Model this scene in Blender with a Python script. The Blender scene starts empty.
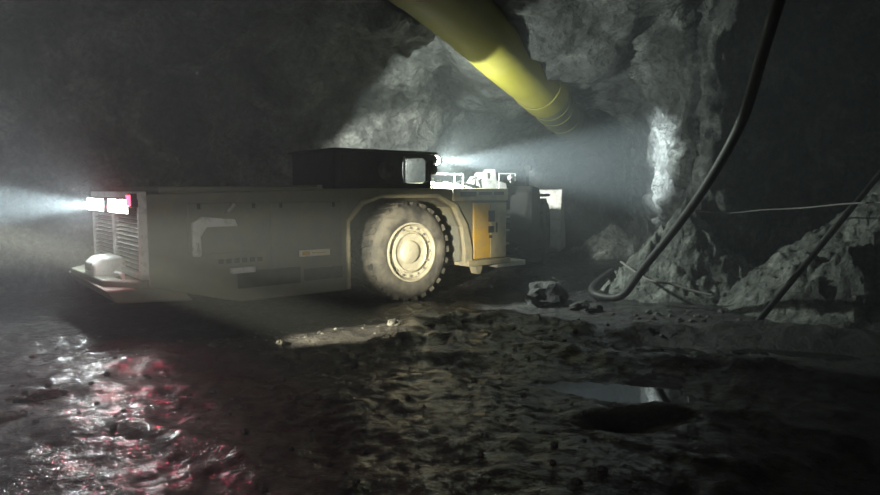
import bpy, bmesh, math, random
from mathutils import Vector, Matrix, noise
random.seed(7)
SC = bpy.context.scene
COL = SC.collection
PI = math.pi
sin, cos, R = math.sin, math.cos, math.radians

# ------------------------------------------------------------------ materials
def nt(name):
    m = bpy.data.materials.new(name); m.use_nodes = True
    t = m.node_tree; t.nodes.clear()
    out = t.nodes.new('ShaderNodeOutputMaterial')
    b = t.nodes.new('ShaderNodeBsdfPrincipled')
    t.links.new(b.outputs[0], out.inputs[0])
    return m, t, b
def N(t, kind, **kw):
    n = t.nodes.new(kind)
    for k, v in kw.items():
        if k in n.inputs: n.inputs[k].default_value = v
        else: setattr(n, k, v)
    return n
def noise_node(t, co, scale, detail=6, rough=.6, dist=0.0):
    n = t.nodes.new('ShaderNodeTexNoise')
    n.inputs['Scale'].default_value = scale; n.inputs['Detail'].default_value = detail
    n.inputs['Roughness'].default_value = rough; n.inputs['Distortion'].default_value = dist
    t.links.new(co, n.inputs['Vector']); return n
def ramp(t, fac, stops):
    r = t.nodes.new('ShaderNodeValToRGB'); e = r.color_ramp.elements
    while len(e) < len(stops): e.new(.5)
    for i, (p, c) in enumerate(stops):
        e[i].position = p; e[i].color = (*c, 1) if len(c) == 3 else c
    t.links.new(fac, r.inputs[0]); return r
def g(v): return (v, v, v)
def coords(t, which='Object'):
    return t.nodes.new('ShaderNodeTexCoord').outputs[which]
def bump(t, b, height, strength, dist, prev=None):
    n = t.nodes.new('ShaderNodeBump'); n.inputs['Strength'].default_value = strength
    n.inputs['Distance'].default_value = dist
    t.links.new(height, n.inputs['Height'])
    if prev: t.links.new(prev.outputs[0], n.inputs['Normal'])
    t.links.new(n.outputs[0], b.inputs['Normal']); return n

def mat_rock(name, c0, c1, c2, rough=.85, bs=1.0):
    m, t, b = nt(name); co = coords(t)
    n1 = noise_node(t, co, .9, 8, .62, .6)
    r1 = ramp(t, n1.outputs[0], [(.38, c0), (.52, c1), (.62, c2)])
    n2 = noise_node(t, co, 9, 8, .7)
    r2 = ramp(t, n2.outputs[0], [(.36, g(.4)), (.64, g(1.45))])
    mx = N(t, 'ShaderNodeMixRGB', blend_type='MULTIPLY'); mx.inputs[0].default_value = .8
    t.links.new(r1.outputs[0], mx.inputs[1]); t.links.new(r2.outputs[0], mx.inputs[2])
    t.links.new(mx.outputs[0], b.inputs['Base Color'])
    b.inputs['Roughness'].default_value = rough
    b.inputs['Specular IOR Level'].default_value = .35
    v = N(t, 'ShaderNodeTexVoronoi'); v.inputs['Scale'].default_value = 4.5
    d = noise_node(t, co, 3, 4, .6)
    ad = N(t, 'ShaderNodeMixRGB'); ad.inputs[0].default_value = .25
    t.links.new(co, ad.inputs[1]); t.links.new(d.outputs[1], ad.inputs[2]); t.links.new(ad.outputs[0], v.inputs['Vector'])
    p = bump(t, b, v.outputs['Distance'], .8*bs, .16)
    p = bump(t, b, n2.outputs[0], .9*bs, .12, p)
    n3 = noise_node(t, co, 38, 6, .7)
    bump(t, b, n3.outputs[0], .7*bs, .03, p)
    return m

def mat_plain(name, col, rough=.5, metal=0.0, dirt=(.16, .155, .14), amount=.5, scale=5, bs=.15):
    m, t, b = nt(name); co = coords(t)
    n1 = noise_node(t, co, scale, 8, .68, .3)
    lo, hi = .62-.4*amount, .72-.3*amount
    f = ramp(t, n1.outputs[0], [(lo, g(0)), (hi+.08, g(1))])
    mx = N(t, 'ShaderNodeMixRGB'); t.links.new(f.outputs[0], mx.inputs[0])
    mx.inputs[1].default_value = (*col, 1); mx.inputs[2].default_value = (*dirt, 1)
    t.links.new(mx.outputs[0], b.inputs['Base Color'])
    b.inputs['Metallic'].default_value = metal
    rr = ramp(t, n1.outputs[0], [(.3, g(rough)), (.7, g(min(1, rough+.25)))])
    t.links.new(rr.outputs[0], b.inputs['Roughness'])
    n2 = noise_node(t, co, 40, 5, .6)
    bump(t, b, n2.outputs[0], bs, .01)
    return m
def mat_emit(name, col, s):
    m, t, b = nt(name)
    b.inputs['Base Color'].default_value = (*col, 1)
    b.inputs['Emission Color'].default_value = (*col, 1)
    b.inputs['Emission Strength'].default_value = s
    m.cycles.emission_sampling = 'NONE'
    return m

M_ROCK = mat_rock('grey_rock', (.045, .047, .045), (.10, .104, .10), (.18, .185, .175), .8)
M_ROCKR = mat_rock('dark_rock', (.05, .052, .05), (.12, .125, .12), (.24, .25, .235), .75, 1.2)
M_MUCK = mat_rock('broken_ore', (.13, .14, .13), (.25, .265, .245), (.40, .42, .39), .9, 1.0)
M_STONE = mat_rock('pale_stone', (.10, .10, .095), (.17, .17, .16), (.26, .26, .24), .8, .5)
M_DSTONE = mat_rock('dark_stone', (.03, .03, .03), (.05, .05, .049), (.08, .08, .077), .6, .6)

def mat_floor():
    m, t, b = nt('wet_mud'); co = coords(t)
    n1 = noise_node(t, co, .55, 9, .62, .5)
    r1 = ramp(t, n1.outputs[0], [(.36, (.016, .015, .016)), (.5, (.036, .034, .035)), (.64, (.085, .082, .078))])
    n2 = noise_node(t, co, 14, 9, .75)
    r2 = ramp(t, n2.outputs[0], [(.35, g(.6)), (.62, g(1.1)), (.72, g(2.0))])
    mx = N(t, 'ShaderNodeMixRGB', blend_type='MULTIPLY'); mx.inputs[0].default_value = .8
    t.links.new(r1.outputs[0], mx.inputs[1]); t.links.new(r2.outputs[0], mx.inputs[2])
    t.links.new(mx.outputs[0], b.inputs['Base Color'])
    n4 = noise_node(t, co, 1.1, 7, .65, .4)
    rr = ramp(t, n4.outputs[0], [(.36, g(.4)), (.5, g(.55)), (.64, g(.85))])
    t.links.new(rr.outputs[0], b.inputs['Roughness'])
    b.inputs['Specular IOR Level'].default_value = .5
    cw = noise_node(t, co, 7, 5, .7); cr = ramp(t, cw.outputs[0], [(.43, g(.03)), (.53, g(1))]); t.links.new(cr.outputs[0], b.inputs['Coat Weight']); b.inputs['Coat Roughness'].default_value = .07; b.inputs['Coat IOR'].default_value = 1.4
    n3 = noise_node(t, co, 6, 7, .7, .3)
    p = bump(t, b, n3.outputs[0], .8, .14)
    p = bump(t, b, n2.outputs[0], .8, .07, p)
    cn = t.nodes.new('ShaderNodeTexNoise'); cn.inputs['Scale'].default_value = 17; cn.inputs['Detail'].default_value = 3; cn.inputs['Roughness'].default_value = .65; t.links.new(co, cn.inputs['Vector'])
    cbp = t.nodes.new('ShaderNodeBump'); cbp.inputs['Strength'].default_value = .75; cbp.inputs['Distance'].default_value = .02
    t.links.new(cn.outputs[0], cbp.inputs['Height']); t.links.new(cbp.outputs[0], b.inputs['Coat Normal'])
    v = N(t, 'ShaderNodeTexVoronoi'); v.inputs['Scale'].default_value = 22
    t.links.new(co, v.inputs['Vector'])
    bump(t, b, v.outputs['Distance'], .45, .02, p)
    return m
M_FLOOR = mat_floor()
def mat_water():
    m, t, b = nt('muddy_water'); co = coords(t)
    b.inputs['Base Color'].default_value = (.012, .012, .011, 1); b.inputs['Roughness'].default_value = .04
    b.inputs['Specular IOR Level'].default_value = .9
    n = noise_node(t, co, 3.5, 3, .5); bump(t, b, n.outputs[0], .04, .02); return m
M_WATER = mat_water()
DUST = (.17, .175, .155)
M_HULL = mat_plain('dusty_yellow_steel', (.22, .205, .13), .55, 0, DUST, .75, 3)
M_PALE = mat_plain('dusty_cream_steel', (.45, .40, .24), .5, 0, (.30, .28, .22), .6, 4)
M_YEL = mat_plain('yellow_paint', (.62, .38, .06), .45, 0, (.42, .33, .17), .35, 3)
M_DARK = mat_plain('dark_steel', (.035, .035, .036), .5, .3, (.08, .078, .072), .5, 5)
M_MET = mat_plain('worn_metal', (.40, .40, .38), .4, .5, (.30, .29, .26), .4, 8)
M_WHITE = mat_plain('whitish_paint', (.62, .62, .60), .5, 0, (.35, .34, .30), .3, 7)
M_TYRE = mat_plain('dusty_rubber', (.05, .05, .048), .85, 0, (.22, .205, .165), .62, 3.2, .5)
M_TYRE2 = mat_plain('dark_rubber_shaded_fender', (.022, .022, .022), .85, 0, (.05, .048, .044), .4, 3.2, .5)
M_RIM = mat_plain('cream_rim_paint', (.55, .52, .40), .45, 0, (.38, .35, .26), .5, 5)
M_BLK = mat_plain('black_rubber_hose', (.02, .02, .02), .45, 0, (.05, .05, .048), .35, 9)
M_ROPE = mat_plain('grey_rope', (.2, .195, .185), .8, 0, (.15, .15, .14), .4, 20)
M_DUCTY = mat_plain('yellow_duct_fabric', (.21, .185, .018), .55, 0, (.26, .23, .05), .35, 1.6, .2)
M_DUCTD = mat_plain('unlit_duct_fabric', (.16, .17, .09), .6, 0, (.09, .095, .07), .5, 2, .2)  # far duct: lack of light and fog put into a duller colour
M_SEAT = mat_plain('black_vinyl', (.02, .02, .02), .6)
M_RED = mat_emit('red_lamp', (1, .03, .06), 14)
M_LAMP = mat_emit('white_lamp', (.93, 1, .97), 45)
M_REFL = mat_plain('pale_sticker', (.85, .80, .66), .4, 0, (.5, .45, .33), .25, 30)
M_REDP = mat_plain('red_tape', (.55, .05, .05), .5)
def mat_glass():
    m, t, b = nt('cab_glass'); b.inputs['Base Color'].default_value = (.9, .95, .93, 1)
    b.inputs['Roughness'].default_value = .02; b.inputs['Alpha'].default_value = .03
    b.inputs['IOR'].default_value = 1.3; return m
M_GLASS = mat_glass()

# ------------------------------------------------------------------ mesh helpers
class MB:
    def __init__(s): s.bm = bmesh.new(); s.M = None
    def _t(s, vs):
        if s.M is not None: bmesh.ops.transform(s.bm, matrix=s.M, verts=vs)
    def box(s, a, b):
        c = [(a[i]+b[i])/2 for i in range(3)]; d = [abs(b[i]-a[i]) for i in range(3)]
        r = bmesh.ops.create_cube(s.bm, size=1)
        bmesh.ops.transform(s.bm, matrix=Matrix.Translation(c) @ Matrix.Diagonal((*d, 1)), verts=r['verts']); s._t(r['verts']); return s
    def prism(s, pts, y0, y1):            # pts in (x, z), extruded along y
        a = [s.bm.verts.new((x, y0, z)) for x, z in pts]; b = [s.bm.verts.new((x, y1, z)) for x, z in pts]
        n = len(pts); s.bm.faces.new(a); s.bm.faces.new(b[::-1])
        for i in range(n): s.bm.faces.new((a[i], b[i], b[(i+1) % n], a[(i+1) % n]))
        s._t(a+b); return s
    def slab(s, pts, z0, z1):             # pts in (x, y), extruded along z
        a = [s.bm.verts.new((x, y, z0)) for x, y in pts]; b = [s.bm.verts.new((x, y, z1)) for x, y in pts]
        n = len(pts); s.bm.faces.new(a); s.bm.faces.new(b[::-1])
        for i in range(n): s.bm.faces.new((a[i], b[i], b[(i+1) % n], a[(i+1) % n]))
        s._t(a+b); return s
    def tube(s, pts, r, seg=10, caps=True):
        pts = [Vector(p) for p in pts]; rings = []; up = None
        rr = r if isinstance(r, (list, tuple)) else [r]*len(pts)
        for i, p in enumerate(pts):
            d = (pts[min(i+1, len(pts)-1)] - pts[max(i-1, 0)]).normalized()
            if up is None: up = Vector((0, 0, 1)) if abs(d.z) < .9 else Vector((1, 0, 0))
            u = (up - d*up.dot(d)).normalized(); w = d.cross(u); up = u
            rings.append([s.bm.verts.new(p + (u*cos(2*PI*k/seg) + w*sin(2*PI*k/seg))*rr[i]) for k in range(seg)])
        for a, b in zip(rings, rings[1:]):
            for k in range(seg): s.bm.faces.new((a[k], a[(k+1) % seg], b[(k+1) % seg], b[k]))
        if caps: s.bm.faces.new(rings[0][::-1]); s.bm.faces.new(rings[-1])
        s._t([v for q in rings for v in q]); return s
    def lathe(s, prof, seg=48, c=(0, 0, 0)):   # prof (radius, y): axis along y
        rings = [[s.bm.verts.new((c[0]+r*cos(2*PI*k/seg), c[1]+y, c[2]+r*sin(2*PI*k/seg))) for k in range(seg)] for r, y in prof]
        for a, b in zip(rings, rings[1:]):
            for k in range(seg): s.bm.faces.new((a[k], a[(k+1) % seg], b[(k+1) % seg], b[k]))
        if prof[0][0] < .3: s.bm.faces.new(rings[0][::-1])
        if prof[-1][0] < .3: s.bm.faces.new(rings[-1])
        s._t([v for q in rings for v in q]); return s
    def obj(s, name, mat, parent=None, bevel=0, smooth=False, loc=None):
        bmesh.ops.recalc_face_normals(s.bm, faces=s.bm.faces[:])
        me = bpy.data.meshes.new(name); s.bm.to_mesh(me); s.bm.free()
        me.materials.append(mat)
        for p in me.polygons: p.use_smooth = smooth
        o = bpy.data.objects.new(name, me); COL.objects.link(o)
        if loc: o.location = loc
        if parent: o.parent = parent
        if bevel:
            md = o.modifiers.new('Bevel', 'BEVEL'); md.width = bevel; md.segments = 2; md.limit_method = 'ANGLE'; md.angle_limit = R(35)
        if smooth:
            try: me.set_sharp_from_angle(angle=R(40))
            except Exception: pass
        return o
def thing(name, label, cat, loc=(0, 0, 0), rz=0, group=None):
    o = bpy.data.objects.new(name, None); COL.objects.link(o); o.location = loc; o.rotation_euler = (0, 0, rz)
    o.empty_display_size = .3
    return tag(o, label, cat, group)
def tag(o, label, cat, group=None, kind=None):
    o['label'] = label; o['category'] = cat
    if group: o['group'] = group
    if kind: o['kind'] = kind
    return o
def catmull(pts, step):
    P = [Vector(p) for p in pts]; P = [2*P[0]-P[1]] + P + [2*P[-1]-P[-2]]; out = []
    for i in range(1, len(P)-2):
        n = max(2, int((P[i+1]-P[i]).length/step))
        for k in range(n):
            t = k/n; a, b, c, d = P[i-1], P[i], P[i+1], P[i+2]
            out.append(.5*((2*b)+(-a+c)*t+(2*a-5*b+4*c-d)*t*t+(-a+3*b-3*c+d)*t*t*t))
    out.append(P[-2]); return out
def sstep(a, b, x):
    t = max(0, min(1, (x-a)/(b-a))); return t*t*(3-2*t)
def nvec(p): return Vector((noise.noise(p), noise.noise(p+Vector((31.4, 7.7, 2.1))), noise.noise(p+Vector((5.3, 47.1, 19.9)))))*.9
def fbm(p, o=5, h=.9): return noise.fractal(p, h, 2.1, o, noise_basis='PERLIN_ORIGINAL')
def chunk(p):
    d, pt = noise.voronoi(p); q = pt[0]
    rd = Vector(nvec(q*7.3+Vector((3.1, 1.7, 9.2))))
    return max(-.5, min(.5, rd.dot(p-q)*2.2)) + .35*noise.noise(q*5.7)
def facet(p):
    d, pt = noise.voronoi(p); return d[1]-d[0]

# ------------------------------------------------------------------ camera
HC = 1.85
cam = bpy.data.cameras.new('camera'); camo = bpy.data.objects.new('camera', cam); COL.objects.link(camo)
camo.location = (0, 0, HC); camo.rotation_euler = (R(90)-math.atan(57.5/650), 0, 0)
cam.sensor_width = 36; cam.lens = 36*650/880; cam.clip_start = .05; cam.clip_end = 200
SC.camera = camo

# ------------------------------------------------------------------ floor
def seg_dist(x, y, pl):
    best = (1e9, 0)
    for (a, b) in zip(pl, pl[1:]):
        dx, dy = b[0]-a[0], b[1]-a[1]; L = dx*dx+dy*dy
        t = max(0, min(1, ((x-a[0])*dx+(y-a[1])*dy)/L))
        d = math.hypot(x-a[0]-t*dx, y-a[1]-t*dy)
        if d < best[0]: best = (d, t)
    return best[0]
PUDDLES = [(2.6, 7.75, .60, .36, -.12), (1.95, 6.1, .85, .42, -.10), (4.3, 7.6, .7, .25, -.2), (1.45, 5.0, .38, .15, .1)]
RIDGES = [([(.9, 4.9), (1.45, 4.45), (2.15, 3.95), (3.0, 3.3)], .10, .05),
          ([(1.3, 5.5), (2.4, 5.1), (3.4, 4.4), (4.5, 4.0)], .16, .06),
          ([(-2.4, 5.0), (-1.4, 4.3), (-.8, 3.6)], .12, .05),
          ([(-.6, 7.9), (.6, 8.1), (2.0, 7.0), (3.4, 6.6), (6, 5.2)], .22, .09),
          ([(-.3, 9.2), (.9, 9.2), (2.2, 8.4), (4.2, 8.6), (6.5, 7.4)], .25, .09),
          ([(-4.5, 6.2), (-2.3, 7.4), (-1.2, 8.2), (.2, 9.3)], .28, .05)]
RUTS = [([(-3, 6.4), (0, 7.1), (2, 5.9), (4, 5.6), (6, 4.2)], .3, .07), ([(-9, 5), (-5, 7.2), (0, 9.9), (3, 12.3), (4.0, 17), (4.8, 22)], .3, .05),
        ([(.3, 8.6), (2, 7.7), (4, 7.6), (6, 6.6)], .3, .07)]
def floor_z(x, y):
    z = .07*fbm(Vector((x*.5, y*.5, 3.1)), 3) + .035*fbm(Vector((x*1.7, y*1.7, 7.1)), 4) + .02*fbm(Vector((x*6, y*6, 1.1)), 4)
    z += .03*(.5-facet(Vector((x*2.2, y*2.2, .3))))*(.5+.5*noise.noise(Vector((x*.7, y*.7, 5))))
    for pl, w, h in RIDGES:
        d = seg_dist(x, y, pl)
        if d < 3*w: z += h*math.exp(-(d/w)**2)*(.8+.9*noise.noise(Vector((x*3, y*3, 2))))
    for pl, w, h in RUTS:
        d = seg_dist(x, y, pl)
        if d < 3*w: z -= h*math.exp(-(d/w)**2)
    for (px, py, a, b, ang) in PUDDLES:
        u = (x-px)*cos(ang)+(y-py)*sin(ang); v = -(x-px)*sin(ang)+(y-py)*cos(ang)
        q = (u/a)**2+(v/b)**2
        if q < 5:
            k = math.exp(-q*.9); z = z*(1-.75*k) - .13*k
    return z
def axis(segs):
    out = []
    for a, b, st in segs:
        n = max(1, round((b-a)/st)); out += [a+(b-a)*i/n for i in range(n)]
    return out+[segs[-1][1]]
def grid(xs, ys, zf, name, mat):
    vs = [(x, y, zf(x, y)) for y in ys for x in xs]; nx = len(xs)
    fs = [(j*nx+i, j*nx+i+1, (j+1)*nx+i+1, (j+1)*nx+i) for j in range(len(ys)-1) for i in range(nx-1)]
    me = bpy.data.meshes.new(name); me.from_pydata(vs, [], fs); me.materials.append(mat)
    for p in me.polygons: p.use_smooth = True
    o = bpy.data.objects.new(name, me); COL.objects.link(o); return o
fl = grid(axis([(-16, -5.5, .25), (-5.5, 7.5, .05), (7.5, 14, .2)]), axis([(-5, 2.4, .3), (2.4, 10.5, .045), (10.5, 16, .12), (16, 40, .4)]), floor_z, 'floor', M_FLOOR)
fl['kind'] = 'structure'

# ------------------------------------------------------------------ rock shell
def roofH(x, y): return 5.35 - 1.15*sstep(9.8, 13.4, y)*sstep(-.5, 1.2, x) - .9*sstep(12, 17, y)*(1-sstep(-.5, 1.2, x)) + .4*sstep(15, 19, y) + (.9+1.0*sstep(10, 13, y))*sstep(4.0, 5.4, x)*(1-sstep(13, 14.5, y))
PROF = [(0, -.6), (.0, 0), (.02, .8), (.08, 1.7), (.22, 2.6), (.5, 3.4), (.95, 4.1), (1.6, 4.65), (2.4, 5.05), (3.3, 5.3), (4.3, 5.45)]
PROF2 = [(0, -.6), (0, 0), (.0, 1.2), (.0, 2.2), (.05, 2.9), (.18, 3.3), (.45, 3.65), (.95, 3.95), (1.8, 4.2), (3.0, 4.4), (4.0, 4.5)]
def wall(name, pts, step, vstep, mat, amp, side=1, seed=0, jag=.5, wf=None, PR=PROF):
    path = catmull([(x, y, 0) for x, y in pts], step)
    prof = catmull([(o, 0, z) for o, z in PR], vstep)
    cl, rows = len(path), []
    for i, p in enumerate(path):
        d = (path[min(i+2, cl-1)]-path[max(i-2, 0)]).normalized()
        n = Vector((-d.y, d.x, 0))*side
        s = roofH(p.x, p.y)/(5.35 if PR is PROF else 4.3)
        row = []
        for q in prof:
            w = p + n*q.x*(wf(p) if wf else 1) + Vector((0, 0, q.z*(s if q.z > 0 else 1)))
            e = (n*(1-.75*sstep(2.5, 5, q.z)) + Vector((0, 0, -.75*sstep(2.5, 5, q.z)))).normalized()
            k = Vector((w.x, w.y, w.z*.8+seed))
            big = fbm(k*.33, 3)*1.0
            rid = abs(noise.noise(k*.8+Vector((9, 2, 4))))
            f = facet(k*.9+Vector((0, 0, .6*noise.noise(k*1.3))))
            f2 = facet(Vector((k.x*2.6, k.y*2.6, k.z*1.5)))
            kk = k + Vector(nvec(k*1.1))*.25
            h = amp*(big*.9 - rid*.9 + .5) + jag*(.75*chunk(kk*.95) + .38*chunk(kk*Vector((2.6, 2.6, 1.7)).x) + .13*chunk(kk*6) + .25*f) + .05*fbm(k*4.5, 5)*(.6+jag)
            row.append(w + e*(h-.35*amp-.2*jag))
        rows.append(row)
    nr = len(prof); vs = [v[:] for r_ in rows for v in r_]
    fs = [(i*nr+j, (i+1)*nr+j, (i+1)*nr+j+1, i*nr+j+1) for i in range(cl-1) for j in range(nr-1)]
    me = bpy.data.meshes.new(name); me.from_pydata(vs, [], fs); me.materials.append(mat)
    for p in me.polygons: p.use_smooth = True
    o = bpy.data.objects.new(name, me); COL.objects.link(o); o['kind'] = 'structure'; return o
TH = R(39); D = Vector((cos(TH), sin(TH), 0)); NN = Vector((-sin(TH), cos(TH), 0)); P0 = Vector((-.49, 10.7, 0))
def ml(s, t, z=0): return P0 + D*s + NN*t + Vector((0, 0, z))
a = ml(-11, 5.0); b_ = ml(-5, 5.1); c = ml(0, 4.9); d_ = ml(3.4, 4.7)
wall('wall_left', [(-15, -4), (a.x, a.y), (b_.x, b_.y), (c.x, c.y), (d_.x, d_.y), (-.1, 19), (.5, 22), (2.0, 27), (4.6, 33), (9, 38)], .10, .10, M_ROCK, .55, -1, 0, .38)
wall('wall_right', [(12.5, -3), (12, 7), (10.3, 11.3), (7.6, 12.7), (6.4, 12.4), (5.6, 11.75), (4.85, 11.5), (4.4, 11.95), (4.32, 12.7), (4.7, 14.7), (5.6, 19), (7.0, 24), (8.2, 28), (8.4, 33), (8.5, 38)], .065, .065, M_ROCKR, .22, 1, 11, .42, lambda p: .3+.7*sstep(11.9, 12.6, p.y) if p.x < 5.2 else .3+.7*sstep(13.5, 15, p.y), PROF2)
def ceil_z(x, y):
    k = Vector((x, y, 3.3))
    return roofH(x, y) - .12 + .45*fbm(k*.35, 3) - .35*facet(k*.8) + .06*fbm(k*4, 4)
ce = grid(axis([(-15, 13, .14)]), axis([(-4, 4, .4), (4, 24, .12), (24, 40, .4)]), ceil_z, 'ceiling', M_ROCK); ce['kind'] = 'structure'

# ------------------------------------------------------------------ rubble heaps
def heap(name, cx, cy, rx, ry, H, ang, step, label, seed, pw=1.0):
    vs, idx, fs = [], {}, []
    n = int(max(rx, ry)*1.15/step)
    for j in range(-n, n+1):
        for i in range(-n, n+1):
            u, v = i*step, j*step
            q = math.hypot(u/rx, v/ry)
            if q > 1.12: continue
            x = cx+u*cos(ang)-v*sin(ang); y = cy+u*sin(ang)+v*cos(ang)
            k = Vector((x, y, seed))
            h = H*max(0, 1-q)**pw if q < 1 else 0
            h += (.16*fbm(k*1.1, 3)+.16*chunk(k*2.3)+.11*chunk(k*5.0)+.05*chunk(k*10)+.04*fbm(k*9, 3))*(1-sstep(.8, 1.08, q))
            h -= .3*sstep(.98, 1.12, q)
            idx[i, j] = len(vs); vs.append((x-cx, y-cy, h+floor_z(x, y)*.7))
    for (i, j), a0 in idx.items():
        if (i+1, j) in idx and (i, j+1) in idx and (i+1, j+1) in idx: fs.append((a0, idx[i+1, j], idx[i+1, j+1], idx[i, j+1]))
    me = bpy.data.meshes.new(name); me.from_pydata(vs, [], fs); me.materials.append(M_MUCK)
    for p in me.polygons: p.use_smooth = True
    o = bpy.data.objects.new(name, me); COL.objects.link(o); o.location = (cx, cy, 0)
    return tag(o, label, 'rubble', kind='stuff')
heap('rubble_heap', 8.6, 10.3, 4.2, 2.6, 3.3, .08, .05, 'tall grey heap of broken rock behind the leaning pole at right', 1.7, 1.12)
heap('rubble_heap', 4.45, 11.7, 1.5, 1.3, 1.65, -.15, .033, 'rubble heap piled at the foot of the lit rock corner', 4.7, 1.15)
heap('rubble_heap', 5.1, 18.6, 1.5, 1.6, .9, 0, .06, 'low rubble heap inside the dark tunnel mouth', 8.7)

# ------------------------------------------------------------------ puddles
PNAME = ['puddle below the loop of the black hose, reflecting the lit rock', 'largest puddle in the wheel rut, nearest the middle of the ground', 'narrow puddle at the right towards the leaning pole', 'smallest puddle, nearest to the viewer among the ruts']
for (px, py, a, b, ang), lb in zip(PUDDLES, PNAME):
    m = MB(); n = 60; vs = []
    for k in range(n):
        th = 2*PI*k/n; r_ = 1.25+.5*noise.noise(Vector((cos(th)*1.5, sin(th)*1.5, px)))
        u, v = a*r_*cos(th), b*r_*sin(th)
        vs.append((u*cos(ang)-v*sin(ang), u*sin(ang)+v*cos(ang)))
    m.slab(vs, -.02, 0)
    tag(m.obj('puddle', M_WATER, loc=(px, py, -.10)), lb, 'puddle', 'puddles in the muddy ground')

# ------------------------------------------------------------------ stones
def stone_mesh(r, seed, flat=.6, mat=M_STONE, name='stone', el=1.0, sub=3):
    bm = bmesh.new(); bmesh.ops.create_icosphere(bm, subdivisions=sub, radius=1)
    for v in bm.verts:
        p = v.co.normalized(); k = p*1.1+Vector((seed*3.1, seed, 0))
        h = 1 - .5*facet(k) + .25*noise.noise(k*1.5)
        v.co = Vector((p.x*h*r*el, p.y*h*r, p.z*h*r*flat))
    me = bpy.data.meshes.new(name); bm.to_mesh(me); bm.free(); me.materials.append(mat); return me
def stone(x, y, r, seed, label, flat=.6, mat=M_STONE, rz=None, group=None, name='stone', me=None, tilt=0, el=1.0, sink=.25, cat='stone'):
    o = bpy.data.objects.new(name, me or stone_mesh(r, seed, flat, mat, name, el)); COL.objects.link(o)
    s = 1 if not me else r
    o.scale = (s, s, s)
    o.location = (x, y, floor_z(x, y)+r*flat*(1-2*sink)*.55); o.rotation_euler = (tilt, 0, seed if rz is None else rz)
    return tag(o, label, cat, group)
stone(-.62, 8.62, .095, 1.3, 'pale fist-sized stone in the bright patch of light, casting a long shadow', .8)
stone(-1.9, 7.6, .06, 2.3, 'small pale stone at the left end of the bright patch of light', .7)
stone(-.15, 8.75, .10, 5.1, 'brown flat stone just right of the bright patch of light', .4, M_DSTONE)
stone(-.95, 7.05, .05, 3.3, 'pale round stone alone on dark mud below the bright patch', .8)
stone(1.75, 10.7, .38, 4.3, 'dark boulder in the mud in front of the dark front wheel', .75, M_DSTONE, name='boulder', el=1.3, cat='boulder')
stone(2.28, 10.0, .2, 6.3, 'smaller dark boulder resting against the big boulder in the mud', .7, M_DSTONE, name='boulder', el=1.4, cat='boulder')
stone(-3.55, 5.62, .13, 7.3, 'dark flat slab of rock tilted up, farther of the two at left', .3, M_DSTONE, rz=.6, name='rock_slab', el=1.7, tilt=.25, cat='rock')
stone(-3.55, 5.02, .13, 8.3, 'dark flat slab of rock tilted up, nearer of the two at left', .3, M_DSTONE, rz=.75, name='rock_slab', el=1.9, tilt=.25, cat='rock')
stone(-2.6, 7.3, .05, 9.1, 'small light stone left of the bright patch, on dark mud', .7)
base = [stone_mesh(1, 20+i, .7, M_STONE, 'pebble', 1.2, 2) for i in range(6)]
USED = [(-.62, 8.62), (-.55, 8.55), (-1.9, 7.6), (-.15, 8.75), (-.2, 8.7), (-.95, 7.05), (-3.55, 5.62), (-3.55, 5.02), (-2.6, 7.3)]
def pebbles(n, x0, x1, y0, y1, label, group, rmin=.012, rmax=.035):
    for i in range(n):
        for _ in range(60):
            x, y = random.uniform(x0, x1), random.uniform(y0, y1)
            if all((x-a_)**2+(y-b_)**2 > .022 for a_, b_ in USED): break
        USED.append((x, y))
        stone(x, y, random.uniform(rmin, rmax), random.uniform(0, 6), label, .6, group=group, name='pebble', me=random.choice(base), sink=.2, cat='pebble')
pebbles(60, -4.6, -1.4, 4.6, 8.2, 'small wet pebble scattered on the mud in the glare below the lamps', 'pebbles in the glare')
pebbles(55, -1.3, 1.2, 3.6, 7.4, 'small dull pebble scattered on the dark mud in the middle foreground', 'pebbles in the foreground')
pebbles(38, -2.4, -.4, 7.3, 8.8, 'small pebble lying in the bright patch of light', 'pebbles in the bright patch', .01, .026)
pebbles(25, .2, 3.4, 7.9, 9.8, 'small pebble along the ruts in front of the boulder', 'pebbles along the ruts', .015, .045)
pebbles(16, 2.7, 4.3, 8.9, 9.9, 'small rock fragment spilled at the foot of the rubble heaps', 'rock fragments below the heaps', .03, .06)

# ------------------------------------------------------------------ loader
LD = thing('mine_loader', 'dusty yellow articulated mine loader with glaring rear lamps, turning into the tunnel', 'loader', P0[:], TH)
W = 2.7
# rear hull with wheel arch cut-out
side = [(-4.1, .62), (-2.9, .31), (-1.17, .31), (-1.17, 1.36), (-.92, 1.62), (-.6, 1.72), (.55, 1.72), (.9, 1.55), (1.1, 1.2), (1.16, .8), (1.16, .56), (2.2, .6), (2.2, 1.86), (.7, 1.88), (-1.0, 1.88), (-4.1, 1.80)]
m = MB(); m.prism(side, 0, .72); m.prism([(x, z) for x, z in side], W-.72, W)
m.prism([(-4.1, .62), (-2.9, .31), (2.0, .45), (2.2, 1.86), (.7, 1.88), (-4.1, 1.80)], .70, W-.70)
m.obj('rear_hull', M_HULL, LD, .03)
# wheel arch lip
m = MB(); arch = [(-1.17, .33), (-1.17, 1.36), (-.92, 1.62), (-.6, 1.72), (.55, 1.72), (.9, 1.55), (1.1, 1.2), (1.16, .8), (1.16, .56)]
inn = arch; outp = [(-1.22, .33), (-1.22, 1.40), (-.95, 1.68), (-.6, 1.78), (.57, 1.78), (.98, 1.6), (1.22, 1.24), (1.34, .8), (1.34, .56)]
m.prism(inn+outp[::-1], -.05, .1); m.obj('wheel_arch', M_PALE, LD, .012)
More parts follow.
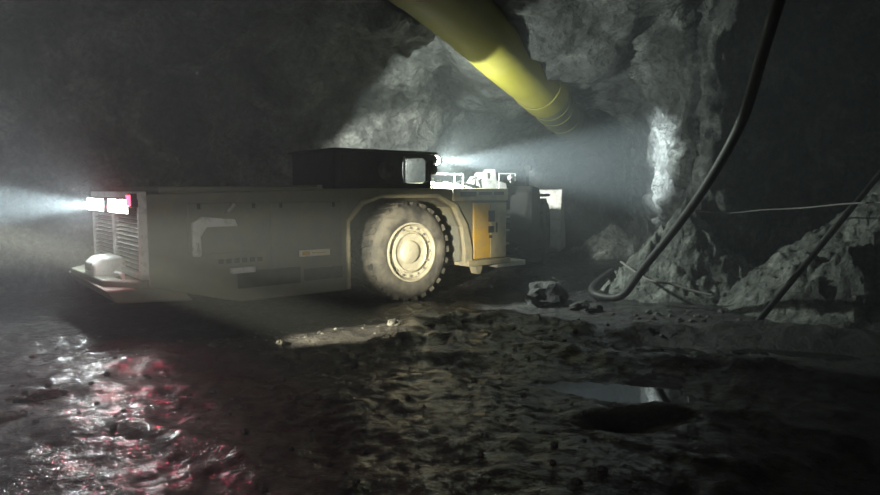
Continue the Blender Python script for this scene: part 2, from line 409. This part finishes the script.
# engine hood lines, doors, hinges
m = MB(); m.box((-3.6, -.018, 1.0), (-2.55, .01, 1.68)); m.obj('engine_door', M_HULL, LD, .012)
m = MB(); m.box((-2.45, -.018, .55), (-1.32, .01, 1.68)); m.obj('engine_door', M_HULL, LD, .012)
m = MB(); m.prism([(-3.55, .98), (-3.55, 1.42), (-3.42, 1.5), (-2.98, 1.46), (-2.94, 1.36), (-3.36, 1.36), (-3.44, 1.24), (-3.44, .98)], -.07, .0)
m.obj('ladder_guard', M_WHITE, LD, .015)
m = MB()
for k in range(6): m.box((-3.2+k*.11, -.03, .86), (-3.14+k*.11, .0, .92))
m.obj('vent', M_DARK, LD)
m = MB(); m.box((-3.05, -.10, .72), (-2.72, .0, .80)); m.obj('step', M_WHITE, LD, .01)
m = MB(); m.box((-2.95, -.03, .50), (-2.0, .0, .74)); m.obj('belly_recess', M_DARK, LD, .02)
m = MB(); m.box((-1.95, -.03, .52), (-1.3, .0, .70)); m.obj('belly_recess', M_DARK, LD, .02)
m = MB(); m.box((-2.02, -.035, .88), (-1.52, -.015, .975)); s_ = m.obj('reflective_label', M_REFL, LD, .004); s_['label'] = 'small pale label plate on the engine door'
m = MB(); m.box((-1.98, -.04, .90), (-1.86, -.03, .955)); m.box((-1.82, -.04, .92), (-1.6, -.03, .935)); m.obj('label_print', M_YEL, s_)
m = MB(); m.tube([(-3.08, -.02, 1.55), (-3.08, -.10, 1.57), (-3.0, -.10, 1.66)], .035, 8); m.obj('door_latch', M_MET, LD)
m = MB(); m.tube([(-3.5, -.02, 1.15), (-3.5, -.1, 1.15), (-3.5, -.1, 1.0), (-3.5, -.02, 1.0)], .015, 8); m.obj('grab_handle', M_MET, LD)
for x in (-3.45, -2.7, -2.3, -1.45):
    m = MB(); m.tube([(x, -.03, 1.60), (x, -.03, 1.67)], .022, 8); m.obj('hinge', M_DARK, LD)
m = MB(); m.box((-3.9, .15, 1.80), (-1.55, W-.15, 1.9)); m.obj('hood', M_HULL, LD, .04)
m = MB(); m.tube([(-2.4, 1.9, 1.85), (-2.4, 1.9, 1.98)], .09, 14); m.obj('exhaust_cap', M_DARK, LD)
# rear radiator grille
m = MB(); xr = -4.12
for y0, y1 in ((.0, .10), (1.30, 1.42), (W-.10, W)): m.box((xr-.06, y0, .72), (xr+.04, y1, 1.80))
m.box((xr-.07, 0, 1.73), (xr+.04, W, 1.83)); m.box((xr-.06, 0, .72), (xr+.04, W, .80))
m.obj('grille_frame', M_WHITE, LD, .012)
m = MB(); m.box((xr-.0, .05, .75), (xr+.03, W-.05, 1.78)); m.obj('radiator_core', M_DARK, LD)
for y0, y1 in ((.10, 1.30), (1.42, W-.10)):
    m = MB()
    for k in range(13):
        z = .85+k*.058
        m.prism([(xr-.05, z), (xr-.04, z-.01), (xr, z+.018), (xr-.01, z+.028)], y0, y1)
    m.obj('radiator_grille', M_MET, LD)
def lampunit(y, w, h, z, mat, name, parent=LD, x=xr-.08):
    q = MB(); q.box((x-.06, y-w/2-.02, z-h/2-.02), (x+.03, y+w/2+.02, z+h/2+.02)); b0 = q.obj(name, M_DARK, parent, .01)
    q = MB(); q.box((x-.075, y-w/2, z-h/2), (x-.058, y+w/2, z+h/2)); q.obj('lamp_lens', mat, b0, .004); return b0
for y in (.42, .95, 1.75, 2.3): lampunit(y, .46, .17, 1.64, M_LAMP, 'rear_lamp')
l_ = lampunit(.11, .15, .13, 1.72, M_RED, 'tail_lamp'); l_['label'] = 'red tail lamp at the near rear corner'
# bumper platform
m = MB(); m.slab([(-3.7, .0), (-4.2, .05), (-4.52, .5), (-4.58, W-.4), (-4.35, W-.05), (-3.7, W)], .60, .70); m.obj('rear_bumper', M_HULL, LD, .02)
m = MB(); m.prism([(-3.7, .62), (-4.58, .62), (-4.45, .44), (-3.5, .38)], .1, W-.1); m.obj('counterweight', M_HULL, LD, .03)
m = MB(); m.prism([(-4.52, .68), (-4.52, .84), (-4.42, .93), (-4.18, .95), (-4.1, .90), (-4.1, .68)], 1.0, 1.6); s_ = m.obj('tow_housing', M_WHITE, LD, .03)
m = MB(); m.box((-4.54, 1.15, .76), (-4.5, 1.45, .86)); m.obj('tow_slot', M_DARK, s_)
m = MB(); m.tube([(-4.3, .4, .70), (-4.3, .4, .76), (-4.3, .75, .76), (-4.3, .75, .70)], .025, 8); m.obj('tow_ring', M_WHITE, LD)
# wheels
def wheel(cx, cy, cz, M=None, tm=M_TYRE, rm=M_RIM, flip=1):
    r, w = .83, .60
    q = MB(); q.M = M
    prof = [(.47, .02), (.52, -.02), (.60, -.035), (.70, -.02), (.77, .03), (r-.02, .09), (r-.02, w-.09), (.77, w-.03), (.70, w+.02), (.60, w+.035), (.50, w+.02), (.44, w-.02), (.42, w/2), (.44, .02)]
    if flip < 0: prof = [(a, w-b) for a, b in prof]
    q.lathe(prof, 64, (cx, cy, cz))
    for k in range(26):                              # lugs
        for hf in (0, 1):
            a0 = 2*PI*(k+.5*hf)/26
            bm = q.bm; y0, y1 = (.03, w*.53) if hf == 0 else (w*.47, w-.03)
            sk = .10 if hf == 0 else -.10
            vs = []
            for yy, aa in ((y0, a0), (y1, a0+sk)):
                for da in (-.055, .055):
                    for rr in (r-.06, r+.006):
                        vs.append(bm.verts.new((cx+rr*cos(aa+da), cy+yy, cz+rr*sin(aa+da))))
            for f in ((0, 1, 3, 2), (4, 6, 7, 5), (0, 4, 5, 1), (2, 3, 7, 6), (1, 5, 7, 3), (0, 2, 6, 4)): bm.faces.new([vs[i] for i in f])
            if M is not None: bmesh.ops.transform(bm, matrix=M, verts=vs)
    q.obj('tyre', tm, LD, smooth=True)
    q = MB(); q.M = M; sg = [(.49, .03), (.495, -.03), (.47, -.035), (.455, .0), (.43, .05), (.36, .06), (.345, .01), (.32, .0), (.305, .035), (.20, .045), (.18, .01), (.14, -.01), (.03, -.015)]
    if flip < 0: sg = [(a, w-b) for a, b in sg]
    q.lathe(sg, 48, (cx, cy, cz)); rim = q.obj('rim', rm, LD, smooth=True)
    for k in range(16 if M is None and flip > 0 else 0):
        a0 = 2*PI*k/16; q = MB()
        q.tube([(cx+.405*cos(a0), cy+.075, cz+.405*sin(a0)), (cx+.405*cos(a0), cy+.02, cz+.405*sin(a0))], .02, 6)
        q.obj('lug_nut', M_MET, rim)
wheel(.06, .05, .82)
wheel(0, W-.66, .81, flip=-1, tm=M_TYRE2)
m = MB(); m.tube([(0, .5, .81), (0, W-.5, .81)], .16, 14); m.obj('rear_axle', M_DARK, LD)
# yellow service panel ahead of the rear wheel
m = MB(); m.box((1.38, -.035, .62), (2.16, .01, 1.62)); sp = m.obj('service_panel', M_YEL, LD, .012); sp['label'] = 'bright yellow service panel ahead of the rear wheel'
m = MB(); m.box((1.78, -.05, .62), (2.17, -.03, 1.62)); m.obj('panel_door', M_PALE, sp, .008)
m = MB(); m.box((1.72, -.065, 1.28), (1.86, -.045, 1.48)); m.box((1.72, -.065, 1.08), (1.84, -.045, 1.2)); m.box((1.9, -.065, 1.08), (1.93, -.045, 1.26)); m.box((1.74, -.065, .98), (1.8, -.045, 1.03)); m.obj('black_decal', M_DARK, sp)
m = MB(); m.box((.9, -.045, 1.66), (2.22, .02, 1.88)); sr = m.obj('deck_rail', M_PALE, LD, .015)
m = MB(); m.box((1.05, -.055, 1.74), (1.42, -.04, 1.82)); m.box((1.48, -.055, 1.76), (1.8, -.04, 1.82)); m.box((1.86, -.055, 1.76), (2.1, -.04, 1.82)); m.obj('rail_slot', M_DARK, sr)
m = MB(); m.box((1.2, -.10, .50), (2.25, .3, .60)); m.obj('sill', M_PALE, LD, .015)
m = MB(); m.prism([(1.42, .50), (1.62, .50), (1.56, .34), (1.48, .34)], -.02, .15); m.obj('sill_bracket', M_PALE, LD, .01)
m = MB(); m.box((2.0, .0, .42), (2.75, .5, .52)); m.obj('articulation_step', M_WHITE, LD, .01)
for z in (.85, 1.1, 1.35):
    m = MB(); m.tube([(2.2, .03, z), (2.32, .03, z)], .02, 8); m.obj('hinge_pin', M_MET, LD)
# cab
cz0, cz1 = 1.86, 2.45
def frame_panel(q, x0, x1, z0, z1, wx0, wx1, wz0, wz1, y0, y1, rc=.07):
    # panel with an octagonal-cornered opening, as strips joined around the hole
    hole = []
    for (cx, cz, a0) in ((wx1-rc, wz1-rc, 0), (wx0+rc, wz1-rc, 90), (wx0+rc, wz0+rc, 180), (wx1-rc, wz0+rc, 270)):
        for k in range(5):
            an = R(a0+k*22.5); hole.append((cx+rc*cos(an), cz+rc*sin(an)))
    cor = [(x1, z1), (x0, z1), (x0, z0), (x1, z0)]
    bm = q.bm
    for yy, flip in ((y0, 0), (y1, 1)):
        H = [bm.verts.new((x, yy, z)) for x, z in hole]; C = [bm.verts.new((x, yy, z)) for x, z in cor]
        for i in range(4):
            for k in range(4): bm.faces.new((C[i], H[i*5+k], H[i*5+k+1]))
            bm.faces.new((C[i], H[i*5+4], H[((i+1)*5) % 20], C[(i+1) % 4]))
        if flip == 0: H0, C0 = H, C
    for i in range(20): bm.faces.new((H0[i], H0[(i+1) % 20], H[(i+1) % 20], H[i]))
    for i in range(4): bm.faces.new((C0[i], C0[(i+1) % 4], C[(i+1) % 4], C[i]))
cb = MB(); frame_panel(cb, -.22, .53, cz0, cz1, -.07, .48, 1.96, 2.38, .12, .17, .13)
cb.box((-1.35, .12, cz0), (-.22, .17, cz1))
# far side and rear
cb.box((-1.35, 1.45, cz0), (.0, 1.5, cz1)); cb.box((-1.35, .12, cz0), (-1.3, 1.5, cz1))
cb.box((.47, .12, cz0), (.53, .2, cz1)); cb.box((.47, 1.43, cz0), (.53, 1.5, cz1)); cb.box((.47, .12, cz0), (.53, 1.5, 1.93)); cb.box((.47, .12, 2.40), (.53, 1.5, cz1)); cb.box((.0, 1.45, cz0), (.5, 1.5, 1.93))
cab = cb.obj('cab', M_DARK, LD)
m = MB(); m.prism([(-1.42, 2.45), (-1.38, 2.49), (.60, 2.49), (.64, 2.45)], .05, 1.58); m.obj('cab_roof', M_DARK, cab, .01)
m = MB(); m.box((-1.2, .10, 1.95), (-.28, .13, 2.39)); dr = m.obj('cab_door', M_DARK, cab, .01)
m = MB(); m.lathe([(.14, .10), (.14, .03), (.11, .02), (.02, .05)], 24, (-.42, 0, 2.16)); m.obj('air_vent', M_SEAT, cab, smooth=True)
m = MB(); m.box((-.07, .14, 1.96), (.48, .15, 2.39)); m.obj('side_window', M_GLASS, cab)
m = MB(); m.box((-.045, .10, 1.97), (-.02, .13, 2.40)); m.obj('grab_rail', M_WHITE, cab)
m = MB(); m.box((-1.2, .5, 1.7), (-.75, 1.05, 1.98)); m.box((-1.3, .5, 1.8), (-1.15, 1.05, 2.35)); m.obj('operator_seat', M_SEAT, cab, .04)
m = MB(); pts = [(-.5+.03*cos(a_), .55+.17*cos(a_*1.0), 2.12+.17*sin(a_)) for a_ in [2*PI*k/24 for k in range(25)]]; m.tube(pts, .018, 8, False); m.tube([(-.5, .55, 2.12), (-.3, .55, 1.86)], .025, 8); m.obj('steering_wheel', M_SEAT, cab)
m = MB(); m.box((-4.0+2.4, .2, 1.84), (-1.5, 2.5, 1.93)); m.obj('deck_plate', M_HULL, LD, .01)
# head lamp and its post
m = MB(); m.tube([(.56, .24, 1.88), (.56, .24, 2.46)], .018, 8); m.tube([(.56, .24, 2.44), (.7, .24, 2.44)], .015, 8); hl = m.obj('headlamp_bracket', M_DARK, LD)
q = MB(); q.M = Matrix.Translation((.66, .24, 2.36)) @ Matrix.Rotation(R(-90), 4, 'Z')
q.lathe([(.03, -.10), (.07, -.06), (.085, .0), (.085, .04), (.07, .04)], 20); q.obj('headlamp', M_DARK, hl, smooth=True)
q = MB(); q.M = Matrix.Translation((.66, .24, 2.36)) @ Matrix.Rotation(R(-90), 4, 'Z'); q.lathe([(.08, .035), (.085, .07), (.065, .12), (.02, .14)], 20); q.obj('lamp_lens', M_LAMP, hl, smooth=True)
q = MB(); q.M = Matrix.Translation((.60, .18, 2.20)) @ Matrix.Rotation(R(-90), 4, 'Z'); q.lathe([(.03, -.10), (.08, -.06), (.10, .0), (.10, .04), (.02, .05)], 20); hh = q.obj('horn', M_DARK, LD, smooth=True)
# deck gear lit by the head lamp
m = MB(); m.tube([(.75, .35, 1.88), (.75, .35, 2.13), (1.45, .35, 2.13), (1.45, .35, 1.88)], .014, 8); m.tube([(1.25, .35, 2.13), (1.25, .35, 1.88)], .012, 8); m.obj('hand_rail', M_WHITE, LD)
m = MB(); m.tube([(.7, .5, 1.9), (.85, .5, 1.96), (1.0, .45, 1.92), (1.15, .5, 1.97), (1.3, .5, 1.93), (1.5, .5, 1.92)], .04, 8); m.obj('hydraulic_hose', M_WHITE, LD, smooth=True)
m = MB(); m.tube([(1.3, .55, 1.92), (1.55, .55, 2.0), (1.75, .5, 1.94), (2.05, .6, 1.9)], .03, 8); m.obj('hydraulic_hose', M_DARK, LD, smooth=True)
m = MB(); m.box((.85, .7, 1.86), (1.6, 1.6, 1.98)); m.obj('battery_box', M_PALE, LD, .02)
# front unit (articulated)
M2 = Matrix.Translation((2.35, 1.35, 0)) @ Matrix.Rotation(R(36), 4, 'Z')
def fm(): q = MB(); q.M = M2; return q
m = MB(); m.tube([(2.35, 1.35, .35), (2.35, 1.35, 1.6)], .16, 16); m.box((2.1, .9, .45), (2.4, 1.8, .65)); m.box((2.1, .9, 1.35), (2.4, 1.8, 1.55)); m.obj('articulation_joint', M_DARK, LD, .01)
m = fm(); m.prism([(.25, .45), (.25, 1.3), (.9, 1.65), (3.6, 1.7), (4.2, 1.2), (4.2, .6), (3.4, .4)], -.62, .62); m.obj('front_frame', M_DARK, LD, .03)
m = fm(); m.prism([(.95, .70), (.80, 1.0), (.80, 1.80), (1.0, 1.94), (2.1, 1.90), (2.35, 1.78), (2.35, .70)], -1.28, -.62); m.obj('front_fender', M_TYRE2, LD, .03)  # near fender coloured near black to stand in for blocked headlamp light
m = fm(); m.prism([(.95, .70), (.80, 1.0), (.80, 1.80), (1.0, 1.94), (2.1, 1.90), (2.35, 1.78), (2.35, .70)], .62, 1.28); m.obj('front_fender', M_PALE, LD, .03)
m = fm(); m.box((2.25, -1.38, 1.69), (3.7, -.68, 1.76)); m.obj('mud_guard', M_DARK, LD, .02)
wheel(3.15, -1.36, .81, M2, M_TYRE2, M_DARK)
wheel(3.15, .76, .81, M2, M_TYRE2, M_DARK, flip=-1)
m = fm(); m.tube([(3.15, -.9, .81), (3.15, .9, .81)], .16, 14); m.obj('front_axle', M_DARK, LD)
# boom, cylinders, deck bits at the joint
for y in (-.42, .42):
    m = fm(); m.prism([(.9, 1.7), (1.0, 1.98), (1.3, 2.02), (3.2, 1.75), (4.6, .9), (4.7, .6), (4.4, .6), (3.0, 1.3), (1.3, 1.6)], y-.07, y+.07); m.obj('boom_arm', M_PALE, LD, .015)
m = fm(); m.tube([(.8, .0, 1.75), (2.4, 0, 2.0)], .11, 14); m.tube([(2.4, 0, 2.0), (3.6, 0, 2.02)], .06, 12); m.obj('dump_cylinder', M_WHITE, LD, smooth=True)
m = fm(); m.prism([(3.4, 2.1), (3.7, 2.1), (4.6, 1.3), (4.6, 1.1), (3.3, 1.7)], -.10, .10); m.obj('bell_crank', M_PALE, LD, .015)
m = MB(); m.prism([(2.30, 1.86), (2.35, 2.02), (2.50, 2.05), (2.55, 2.20), (2.63, 2.22), (2.65, 2.08), (2.75, 2.08), (2.79, 2.27), (2.85, 2.27), (2.89, 2.04), (3.15, 1.99), (3.20, 1.84)], .95, 1.25); m.obj('valve_block', M_WHITE, LD, .015)
m = MB(); m.tube([(2.0, .9, 1.9), (2.1, .85, 2.08), (2.25, .9, 2.1), (2.4, .95, 1.92)], .035, 8); m.obj('hydraulic_hose', M_WHITE, LD, smooth=True)
m = MB(); m.tube([(2.35, .60, 1.70), (2.60, .60, 1.88), (2.60, .60, 2.17), (2.95, .50, 2.17), (2.95, .50, 2.03)], .014, 8); m.tube([(2.85, .53, 2.17), (2.85, .53, 2.0)], .012, 8); m.obj('lamp_frame', M_WHITE, LD)
m = MB(); m.M = Matrix.Translation((2.83, .52, 2.09)) @ Matrix.Rotation(R(-90), 4, 'Z'); m.lathe([(.02, -.05), (.055, -.03), (.055, .04), (.02, .05)], 16); m.obj('work_lamp', M_MET, LD, smooth=True)
m = fm(); m.prism([(.45, 1.55), (.45, 2.02), (.95, 1.9), (.6, 1.66)], -.72, -.60); m.obj('joint_guard', M_PALE, LD, .01)
m = MB(); m.tube([(1.9, .5, 1.86), (2.2, .4, 1.6), (2.5, .5, 1.3), (2.9, .6, 1.2)], .03, 8); m.obj('hydraulic_hose', M_BLK, LD, smooth=True)
m = fm(); m.box((2.2, -1.03, 1.7), (2.24, -.97, 2.38)); m.box((2.2, -1.07, 2.30), (2.36, -.93, 2.42)); m.obj('added_light_body', M_DARK, LD, .008)  # invented body for the light added to brighten the bucket
# bucket
m = fm()
bp = [(4.55, .30), (4.45, .8), (4.5, 1.5), (4.62, 1.86), (4.72, 1.86), (4.62, 1.45), (4.6, .85), (4.75, .45), (6.3, .22), (6.3, .15), (4.75, .2)]
m.prism(bp, -1.56, 1.56)
for y in (-1.6, 1.55): m.prism([(4.55, .25), (4.45, .8), (4.5, 1.5), (4.62, 1.86), (5.3, 1.5), (6.0, .8), (6.3, .2)], y, y+.06)
m.obj('bucket', M_WHITE, LD, .01)

# ------------------------------------------------------------------ ventilation duct
duct = thing('ventilation_duct', 'yellow fabric ventilation duct hanging under the rock roof', 'duct', (0, 10, 4.7))
o0 = Vector((0, 10, 4.7))
def dtube(pts, rad, name, mat, seg=28, wr=.0, step=.12):
    P = catmull(pts, step); rr = []
    for i, p in enumerate(P): rr.append(rad+wr*noise.noise(Vector((i*.35, 0, 3))))
    q = MB(); q.tube([p-o0 for p in P], rr, seg)
    for v in q.bm.verts:
        v.co += Vector(nvec(v.co*1.8))*wr*1.2
    return q.obj(name, mat, duct, smooth=True)
dtube([(-2.1, 5.2, 5.05), (-1.0, 7.8, 4.9), (.05, 10, 4.72), (1.1, 12.0, 4.33), (2.0, 13.6, 3.98)], .49, 'duct_section', M_DUCTY, wr=.012)
dtube([(1.98, 13.56, 3.98), (2.25, 14.1, 3.88)], .505, 'coupling_sleeve', M_DUCTY, wr=.006)
dtube([(2.2, 14.0, 3.9), (2.9, 16.0, 3.72), (3.6, 18.0, 3.66), (4.6, 21, 3.7), (6.2, 26, 3.8)], .45, 'duct_section', M_DUCTD, wr=.012)
for t_, rad in (((1.96, 13.5, 4.0), .515), ((2.42, 14.6, 3.84), .465), ((2.62, 15.2, 3.78), .465), ((3.0, 16.3, 3.71), .465)):
    c = Vector(t_)-o0; dr = Vector((.36, .93, -.13)).normalized(); u = dr.cross(Vector((0, 0, 1))).normalized(); w = u.cross(dr)
    q = MB(); q.tube([c+(u*cos(k*PI/16)+w*sin(k*PI/16))*rad for k in range(33)], .009, 6, False); q.obj('seam_ring', M_DUCTY, duct)
for p_ in ((-1.0, 7.8, 4.9), (.05, 10, 4.72), (1.1, 12, 4.33), (2.1, 13.8, 3.95), (3.0, 16.3, 3.71)):
    c = Vector(p_)-o0; q = MB(); q.tube([c+Vector((0, 0, .45)), c+Vector((0, 0, 1.3))], .008, 6); q.obj('hanger_wire', M_DARK, duct)

# ------------------------------------------------------------------ hoses, pole, ropes
def ray(px, py, Y):   # a point at depth Y seen at pixel px, py (horizon at row 190)
    return Vector(((px-440)/650*Y, Y, HC-(py-190)/650*Y))
hp = [ray(840, -330, 5.0), ray(812, -190, 5.2), ray(786, -60, 5.6), ray(770, 0, 6.0), ray(754, 62, 6.8), ray(737, 124, 7.8), ray(707, 182, 8.7), ray(676, 228, 9.6), ray(645, 268, 10.2), Vector((2.95, 10.5, .12)), Vector((2.62, 10.9, .09)), Vector((2.75, 11.5, .16)), Vector((3.2, 12.0, .35))]
q = MB(); P = catmull(hp, .12); q.tube([p-hp[9] for p in P], .062, 12)
tag(q.obj('hose', M_BLK, loc=hp[9][:], smooth=True), 'thick black hose hanging down and looping over the rubble', 'hose')
q = MB(); hp2 = [ray(622, 262, 11.6)*1, ray(650, 280, 10.6), ray(672, 284, 10.5), ray(694, 291, 10.3), ray(715, 296, 10.1)]
q.tube([p-hp2[1] for p in catmull(hp2, .1)], .022, 8)
tag(q.obj('water_line', M_ROPE, loc=hp2[1][:], smooth=True), 'thin pale hose lying over the rubble beside the black hose', 'hose')
q = MB(); p0, p1 = ray(756, 322, 8.6), ray(884, 165, 10.2); p0.z = -.02
q.tube([Vector((0, 0, 0)), (p1-p0)*.5+Vector((0, 0, -.01)), p1-p0], .042, 10)
pole = tag(q.obj('pole', M_DARK, loc=p0[:], smooth=True), 'dark straight pole leaning against the heap at right', 'pole')
q = MB(); rp = [ray(694, 211, 10.95), ray(730, 213, 10.9), ray(760, 210, 10.6), ray(800, 208, 10.0), ray(842, 204, 8.5), ray(885, 202, 7.3), ray(930, 200, 6.6)]
q.tube([p-rp[2] for p in catmull(rp, .15)], .012, 6)
tag(q.obj('rope', M_ROPE, loc=rp[2][:]), 'thin grey rope strung across the dark rock face', 'rope')
q = MB(); c = ray(697, 206, 10.98); q.slab([(-.05, -.02), (.06, -.02), (.07, .02), (-.04, .02)], -.06, .08)
mk = q.obj('marker_tag', M_WHITE, loc=c[:], bevel=.008); tag(mk, 'small white tag on the rock corner at the rope end', 'tag')
q = MB(); q.box((-.12, -.03, -.10), (.06, -.02, -.075)); q.obj('red_tape', M_REDP, mk)

# ------------------------------------------------------------------ lights
def spot(name, loc, tgt, power, size, blend, col, rad=.05):
    l = bpy.data.lights.new(name, 'SPOT'); l.energy = power; l.spot_size = R(size); l.spot_blend = blend; l.color = col; l.shadow_soft_size = rad
    o = bpy.data.objects.new(name, l); COL.objects.link(o); o.location = loc
    o.rotation_euler = (Vector(tgt)-Vector(loc)).to_track_quat('-Z', 'Y').to_euler(); return o
def area(name, loc, tgt, power, size, col):
    l = bpy.data.lights.new(name, 'AREA'); l.energy = power; l.shape = 'DISK'; l.size = size; l.color = col
    o = bpy.data.objects.new(name, l); COL.objects.link(o); o.location = loc
    o.rotation_euler = (Vector(tgt)-Vector(loc)).to_track_quat('-Z', 'Y').to_euler(); return o
def M2W(a, b, c):
    return P0 + Matrix.Rotation(TH, 3, 'Z') @ (M2 @ Vector((a, b, c)))
COOL = (.84, .98, 1)
H = ml(.86, .24, 2.36)
spot('headlamp_spill', H, H+D*3+Vector((0, 0, -.5)), 750, 177, .08, (.88, 1, .93), .06)
spot('headlamp_beam', H, H+Vector((.91, .37, .0)), 14000, 31, .8, COOL)
for t_, e_ in ((.42, 8), (.95, 22), (1.75, 34), (2.3, 36)):
    L = ml(-4.30, t_, 1.64)
    area('rear_lamp_spill', L, L-D*3+Vector((0, 0, -.4)), e_, .12, COOL)
L = ml(-4.32, 1.2, 1.64)
spot('rear_lamp_beam', L, L-D*5+NN*3.2+Vector((0, 0, .05)), 16000, 32, 1.0, COOL)
L = ml(-4.32, .1, 1.72)
area('tail_lamp_light', L, L-D*3-NN*1.0+Vector((0, 0, -.8)), 24, .13, (1, .03, .09))
spot('added_wall_light', ml(.95, 1.5, 2.36), ml(2.9, 5, 2.0), 1000, 72, .4, (.95, 1, .90), .05)  # added light, brightens the rock wall behind the cab
spot('added_bucket_light', M2W(2.42, -1.0, 2.36), M2W(4.5, -1.5, 1.15), 420, 60, .8, (.95, 1, .92), .05)  # added light, brightens the back plate of the bucket
spot('cap_lamp_ground', (-5.3, 4.7, 2.15), (-1.15, 8.2, 0), 17000, 8.6, .9, (1, .93, .66), .02)
spot('cap_lamp_wheel', (-3.0, 2.0, 1.7), (-.35, 10.7, .9), 13500, 12.5, 1.0, (1, .95, .74), .03)
spot('ground_fill_light', (-5.5, .2, 1.75), (-1.0, 6.0, -.3), 180, 64, 1.0, (1, .93, 1), .06)  # unseen fill light added to lift the foreground mud
spot('wall_fill_light', (0, -1.5, 1.9), (-7, 11, 3.8), 800, 62, 1.0, (1, .98, .92), .12)  # unseen fill light added to bring out the left rock wall

# ------------------------------------------------------------------ world: dusty air
w = bpy.data.worlds.new('dusty_air'); SC.world = w; w.use_nodes = True
t = w.node_tree; t.nodes.clear(); out = t.nodes.new('ShaderNodeOutputWorld')
bg = t.nodes.new('ShaderNodeBackground'); bg.inputs[0].default_value = (0, 0, 0, 1); bg.inputs[1].default_value = 0
vs_ = t.nodes.new('ShaderNodeVolumeScatter'); vs_.inputs['Color'].default_value = (.86, .95, 1, 1); vs_.inputs['Density'].default_value = .016; vs_.inputs['Anisotropy'].default_value = .1
t.links.new(bg.outputs[0], out.inputs[0]); t.links.new(vs_.outputs[0], out.inputs[1])

SC.view_settings.view_transform = 'Standard'; SC.view_settings.look = 'None'
SC.view_settings.gamma = 1; SC.view_settings.use_curve_mapping = False; SC.view_settings.exposure = 0.0
SC.cycles.volume_bounces = 1; SC.cycles.max_bounces = 6
